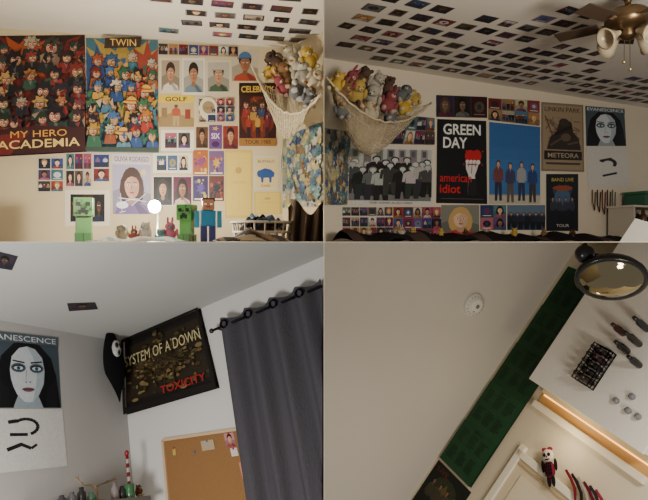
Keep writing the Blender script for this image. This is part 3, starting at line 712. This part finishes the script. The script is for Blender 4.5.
for x_,y_ in((.86,.04),(.58,.09),(.88,.23),(.14,.12),(.4,.2)):
    p=(kq[0].lerp(kq[1],x_)).lerp(kq[3].lerp(kq[2],x_),y_)+nR*.014; m.ell(p,.006,random.choice([(200,40,50),(230,200,60),(60,120,190)]),n=8,m=6)
m.make('push_pins',GLOSS,par)
mp=hit(112,360,(LW[0]+nL*.09,nL)); Rm=Matrix((-e[0],-nL,-e[2])).transposed()
par=empty('ghost_mask'); m=MB(mp,Rm)
def hood(s,t):
    a=2*math.pi*s; z=.17-.42*t; w=.0+.078*math.sin(math.pi*min(1,(t*.8+.10)))**.8; w*= (1 if t<.6 else 1-(t-.6)*2.2)
    return V((w*math.cos(a)+.04*t,.6*w*math.sin(a),z+.015*math.cos(a*3)*t))
m.sheet(hood,24,18,lambda s,t:(20,20,22)); m.make('hood',CLOTH,par)
m=MB(mp,Rm); m.ell((.0,-.045,.06),(.034,.02,.055),(185,185,182)); m.ell((-.014,-.062,.075),(.011,.008,.018),(10,10,10)); m.ell((.014,-.062,.075),(.011,.008,.018),(10,10,10)); m.ell((0,-.06,.03),(.009,.01,.018),(10,10,10)); m.make('face',GLOSS,par)
upL=-e[2]; RL=Matrix((-e[0],-nL,upL)).transposed()
sp=hit(110,502,(LW[0]+nL*.2,nL)); m=MB(sp,RL); m.box((-.1,.04,-.012),(.62,.26,.024),(110,106,102)); 
for x_ in(-.35,.15): m.box((x_,.05,-.06),(.02,.2,.07),(100,96,92))
m.make('wall_shelf',MATTE)
m=MB(sp,RL)
def branch(m,p,d,l,r,dep):
    q_=p+d*l; mid=p.lerp(q_,.5)+V((random.uniform(-.01,.01),0,random.uniform(-.008,.008))); m.tube([p,mid,q_],[r,r*.85,r*.7],(150,130,102),6)
    if dep: 
        for k in range(2): branch(m,q_,(d+V((random.uniform(-.9,.9),random.uniform(-.2,.2),random.uniform(-.1,.7)))).normalized(),l*.65,r*.7,dep-1)
m.lathe([(.04,0),(.045,.008),(.015,.02)],(150,130,100),c=(-.09,0,0)); 
branch(m,V((-.09,0,.01)),V((0,0,1)),.08,.007,0); branch(m,V((-.09,0,.08)),V((-.9,0,.2)).normalized(),.07,.006,2); branch(m,V((-.09,0,.08)),V((.9,0,.25)).normalized(),.07,.006,2)
m.make('jewelry_tree',MATTE)
m=MB(sp,RL)
for k,(x_,c_,h_) in enumerate([(-.33,(60,56,60),.05),(-.27,(90,90,95),.06),(-.21,(40,38,40),.08),(-.15,(70,110,85),.05),(.01,(130,120,120),.09),(.06,(50,45,50),.07)]):
    m.lathe([(.018,0),(.022,.008),(.022,h_*.65),(.012,h_*.8),(.012,h_)],c_,c=(x_,-.03,.001),n=14)
m.make('small_bottles',GLOSS)
m=MB(sp,RL); m.lathe([(.022,0),(.026,.01),(.026,.07),(.022,.075),(.022,.03)],(60,110,72),c=(.095,-.05,.001)); m.make('green_cup',GLOSS)
m=MB(sp,RL); cp=[V((.145,0,.001+.024*k)) for k in range(11)]
for k in range(len(cp)-1): m.tube([cp[k],cp[k+1]],.009,(140,36,42) if k%2 else (200,195,188),10)
m.ell((.145,0,.25),(.013,.013,.016),(150,40,44)); m.make('striped_stick',GLOSS)
m=MB(sp,RL); plush(m,m.T((.19,-.02,.035)),.024,(120,80,60),(190,160,130),0,RL); m.make('mini_figure',CLOTH)
# ================= LOWER RIGHT =================
nW=BW[1]; nC=BC[1]
edge_s=lambda s,d: M0+Ld*s+wd*d
def sval(v): 
    s=-1.4
    while px(edge_s(s,.03))[1]<v: s+=.005
    return s
def strip(name,s0,s1,d0,d1,fn):
    a=Art([edge_s(s0,d0),edge_s(s0,d1),edge_s(s1,d1),edge_s(s1,d0)],nW,.003)
    fn(a); return a.make(name)
def green(a):
    a.rect(0,0,1,1,(24,64,38))
    for p in range(5):
        y0=p/5; b=a.sub(0,y0,1,y0+.2); b.rect(0,0,1,1,jit((25,68,40),3))
        for j in range(2):
            for i in range(3):
                x0=.1+i*.28; yy=.14+j*.42
                for k in range(7): b.rect(x0,yy+k*.044,x0+random.uniform(.12,.22),yy+k*.044+.018,(12,36,22))
        b.text('SIDE A',.38,.03,.62,.09,(12,38,24),.0)
WS=.36
strip('green_lyrics_banner',sval(266),sval(458),.03,WS,green)
def art_gd2(a): 
    a.rect(0,0,1,1,(18,26,20)); a.ell(.5,.3,.35,.2,(46,52,34)); a.star(.5,.3,.22,.14,(90,80,45),8,.5); a.text('LIVE',.1,.05,.4,.11,(110,40,34),0)
    for i in range(4): person(a,.2+.2*i,.2,.5,(62,58,46),(26,26,26),(120,92,70),(20,20,20))
strip('band_poster',sval(460),sval(460)+.5,.02,WS+.02,art_gd2)
sd=hit(473,304,BC); Rc=Matrix((Ld,Ld.cross(nC).normalized(),nC)).transposed()
par=empty('smoke_detector'); m=MB(sd,Rc)
m.lathe([(.078,.0),(.08,.012),(.074,.026),(.055,.03),(.052,.04),(.035,.046),(.001,.048)],(222,218,210),n=32); m.make('housing',MATTE,par)
m=MB(sd,Rc); 
for k in range(16):
    a=2*math.pi*k/16; m.box((.064*math.cos(a),.064*math.sin(a),.029),(.012,.003,.003),(150,145,138),R=Matrix.Rotation(a,3,'Z'),bev=0)
m.lathe([(.014,.047),(.014,.05),(.001,.051)],(120,115,108),n=14); m.ell((.04,0,.042),.006,(120,60,50),n=8,m=5); m.make('vents_and_button',GLOSS,par)
mc=at(611,278,2.6); zax=V((-.25,-.62,-.74)).normalized(); xax=V((1,0,.15)); xax=(xax-zax*xax.dot(zax)).normalized(); Rq=Matrix((xax,zax.cross(xax),zax)).transposed()
K_=.84
par=empty('convex_mirror'); m=MB(mc,Rq*K_)
m.lathe([(.02,-.07),(.09,-.065),(.15,-.04),(.172,-.01),(.176,.012),(.165,.02),(.150,.014)],(18,18,18),n=36); m.tube([(0,0,-.06),(-.05,.03,-.10),(-.12,.06,-.10),(-.15,.1,-.12)],.016,(20,20,20),8); m.ell((-.14,.07,-.08),(.05,.05,.05),(22,24,28)); m.make('housing',GLOSS,par)
m=MB(mc,Rq*K_); m.lathe([(.154,.010),(.14,.024),(.11,.043),(.08,.055),(.04,.064),(.001,.067)],(150,140,112),n=36); m.make('mirror',MIRR,par)
# cabinet mounted on wall, with rack and bottles fixed on its face
RB=Matrix((Ld,nW,-wd)).transposed()  # x along wall line (to lower-left), y out, z up the wall
def wp(u,v,o): return hit(u,v,(BW[0]+nW*o,nW))
RS=Matrix((Ld,wd,nW)).transposed()
OF=.16; Fc=wp(531,379,OF)
def loc(u,v): 
    d=wp(u,v,OF)-Fc; return d.dot(Ld),d.dot(wd)
far=loc(646,447); dd=far[1]
print('cab',far,loc(600,325),Fc)
par=empty('wall_cabinet'); m=MB(Fc,RS)
m.box((-.6,dd/2,-OF/2+.004),(1.2,dd,OF-.012),(226,222,214),bev=.03); m.box((-.6,dd/2,0),(1.21,dd+.02,.016),(232,228,220),bev=.2); m.make('cabinet_body',MATTE,par)
rc=loc(598,369)
par=empty('bottle_rack'); m=MB(Fc,RS)
hw,hd=.12,.055
rx0,rx1,ry0,ry1=rc[0]-hw,rc[0]+hw,rc[1]-hd,rc[1]+hd
for z in(.014,.05,.085):
    m.tube([(rx0,ry0,z),(rx1,ry0,z),(rx1,ry1,z),(rx0,ry1,z)],.004,(18,18,20),6,closed=True)
for i in range(11):
    x=rx0+(rx1-rx0)*i/10
    for y_ in(ry0,ry1): m.tube([(x,y_,.01),(x,y_,.085)],.003,(18,18,20),5)
for i in range(5):
    y_=ry0+(ry1-ry0)*i/4
    for x in(rx0,rx1): m.tube([(x,y_,.01),(x,y_,.085)],.003,(18,18,20),5)
m.make('wire_frame',METAL,par)
m=MB(Fc,RS)
for i in range(5):
    for j in range(2):
        m.lathe([(.016,0),(.018,.01),(.018,.07),(.010,.085),(.010,.1),(.012,.102),(.012,.115)],random.choice([(24,22,24),(40,30,28),(70,64,58),(28,36,34),(60,30,34)]),c=(rx0+.03+i*.045,ry0+.03+j*.05,.010),n=12)
m.make('bottles',GLOSS,par)
m=MB(Fc,RS)
for u_,v_,h_,c_ in((628,352,.14,(28,24,26)),(640,345,.17,(40,34,30)),(640,366,.13,(24,24,28)),(624,334,.13,(70,30,34)),(648,330,.16,(34,36,40))):
    a_,b_=loc(u_,v_); m.lathe([(.019,0),(.021,.01),(.021,h_*.6),(.012,h_*.75),(.011,h_)],c_,c=(a_,b_,.009),n=14)
m.make('tall_bottles',GLOSS)
m=MB(Fc,RS)
for u_,v_ in((618,402),(630,412),(640,418),(634,398)):
    a_,b_=loc(u_,v_); m.lathe([(.014,0),(.017,.006),(.017,.025),(.010,.032)],(120,122,126),c=(a_,b_,.009),n=12)
m.make('nail_polish_jars',GLOSS)
# window casing with warm light beyond the cabinet
t0=hit(536,404,BW); t1=hit(640,494,BW); Lt=(t1-t0).dot(wd); m=MB(t0,RB)
par=empty('window_casing')
m.box((.0,.02,-Lt/2),(.045,.04,Lt),(225,214,190)); m.box((-.10,.012,-Lt/2),(.03,.024,Lt),(228,206,156)); m.box((-.05,.006,-Lt/2),(.07,.008,Lt*.98),(190,150,92)); m.make('casing_boards',MATTE,par)
m=MB(t0,RB); m.box((-.078,.014,-Lt/2),(.008,.010,Lt*.94),(255,225,160)); m.make('led_strip',mat_emit('led_warm',(255,190,105),3),par)
# door
dk=wp(519,452,.0); par=empty('door_1'); m=MB(dk,RB)
m.box((.42,.015,-.02),(.95,.03,.045),(226,218,200)); m.box((-.0,.015,-.5),(.045,.03,1.0),(226,218,200)); m.box((.45,.006,-.5),(.86,.012,.94),(206,192,164))
m.box((.05,.010,-.5),(.015,.02,.9),(176,154,116)); m.box((.2,.014,-.26),(.2,.012,.3),(216,204,178)); m.box((.5,.014,-.26),(.26,.012,.3),(216,204,178)); m.make('door_and_casing',MATTE,par)
# skull doll
dp=wp(548,456,.06); S_=.62; m=MB(dp,Matrix((Ld*.7-wd*.7,nW,-wd*.7-Ld*.7)).transposed()*S_)
par=empty('sugar_skull_doll')
m.ell((0,0,.0),(.06,.03,.07),(205,192,182)); m.ell((0,0,-.13),(.055,.028,.085),(110,30,52))
for sx in(-1,1): 
    m.ell((sx*.022,.026,.005),(.017,.008,.019),(20,18,20)); m.ell((sx*.066,0,-.09),(.016,.014,.06),(30,25,28)); m.ell((sx*.022,0,-.23),(.018,.018,.06),(30,25,28))
    m.ell((sx*.03,0,.066),(.026,.022,.018),(130,32,60))
m.ell((0,.03,-.014),(.007,.005,.010),(20,18,20)); m.box((0,.027,-.04),(.045,.006,.006),(20,18,20),bev=0)
for k in range(5): m.box((-.016+.008*k,.029,-.04),(.002,.006,.014),(20,18,20),bev=0)
for k in range(4): m.box((0,.03,-.08-.03*k),(.08,.006,.006),(25,20,24),bev=0); m.box((-.03+.02*k,.03,-.13),(.005,.007,.13),(25,20,24),bev=0)
m.make('doll_body',CLOTH,par)
m=MB(); 
for k in range(6):
    p=wp(566+k*6,470+k*4,.05); m.tube([p,p+wd*.05+Ld*.02,p+wd*.1+Ld*.05,p+wd*.14+Ld*.1],[.008,.010,.009,.006],[(120,30,46),(40,30,34),(170,160,150),(100,24,38),(50,44,50),(150,50,64)][k],6)
m.make('hanging_lanyards',CLOTH)
# ================= CAMERA / LIGHT =================
cam=bpy.data.cameras.new('camera'); co=bpy.data.objects.new('camera',cam); bpy.context.collection.objects.link(co)
co.location=(0,0,0); co.rotation_euler=(math.radians(90),0,0); cam.sensor_width=36; cam.lens=36*F/648; cam.shift_y=-(250-242)/648.0; cam.clip_start=.05
bpy.context.scene.camera=co
def pt(name,loc,p,c,r=.25):
    l=bpy.data.lights.new(name,'POINT'); l.energy=p; l.color=c; l.shadow_soft_size=r; o=bpy.data.objects.new(name,l); o.location=loc; bpy.context.collection.objects.link(o)
pt('cell_fill_light',(-1.3,1.2,.5),82,(1,.89,.72))  # unseen fill lights added out of frame, one to brighten each cell
pt('cell_fill_light',(1.7,1.2,.4),230,(1,.91,.78))
pt('cell_fill_light',(-1.3,.9,-.9),165,(1,.98,.95))
pt('cell_fill_light',(1.3,.6,-1.1),105,(1,.91,.78))
pt('lamp_light',(lx,ly-.14,.26),62,(1,.94,.82),.03)
gl=wp(560,436,.16); pt('cabinet_light',gl,1.6,(1,.8,.5),.04)
w=bpy.data.worlds.new('world'); bpy.context.scene.world=w; w.use_nodes=True
w.node_tree.nodes['Background'].inputs[0].default_value=(1,.95,.89,1); w.node_tree.nodes['Background'].inputs[1].default_value=.32
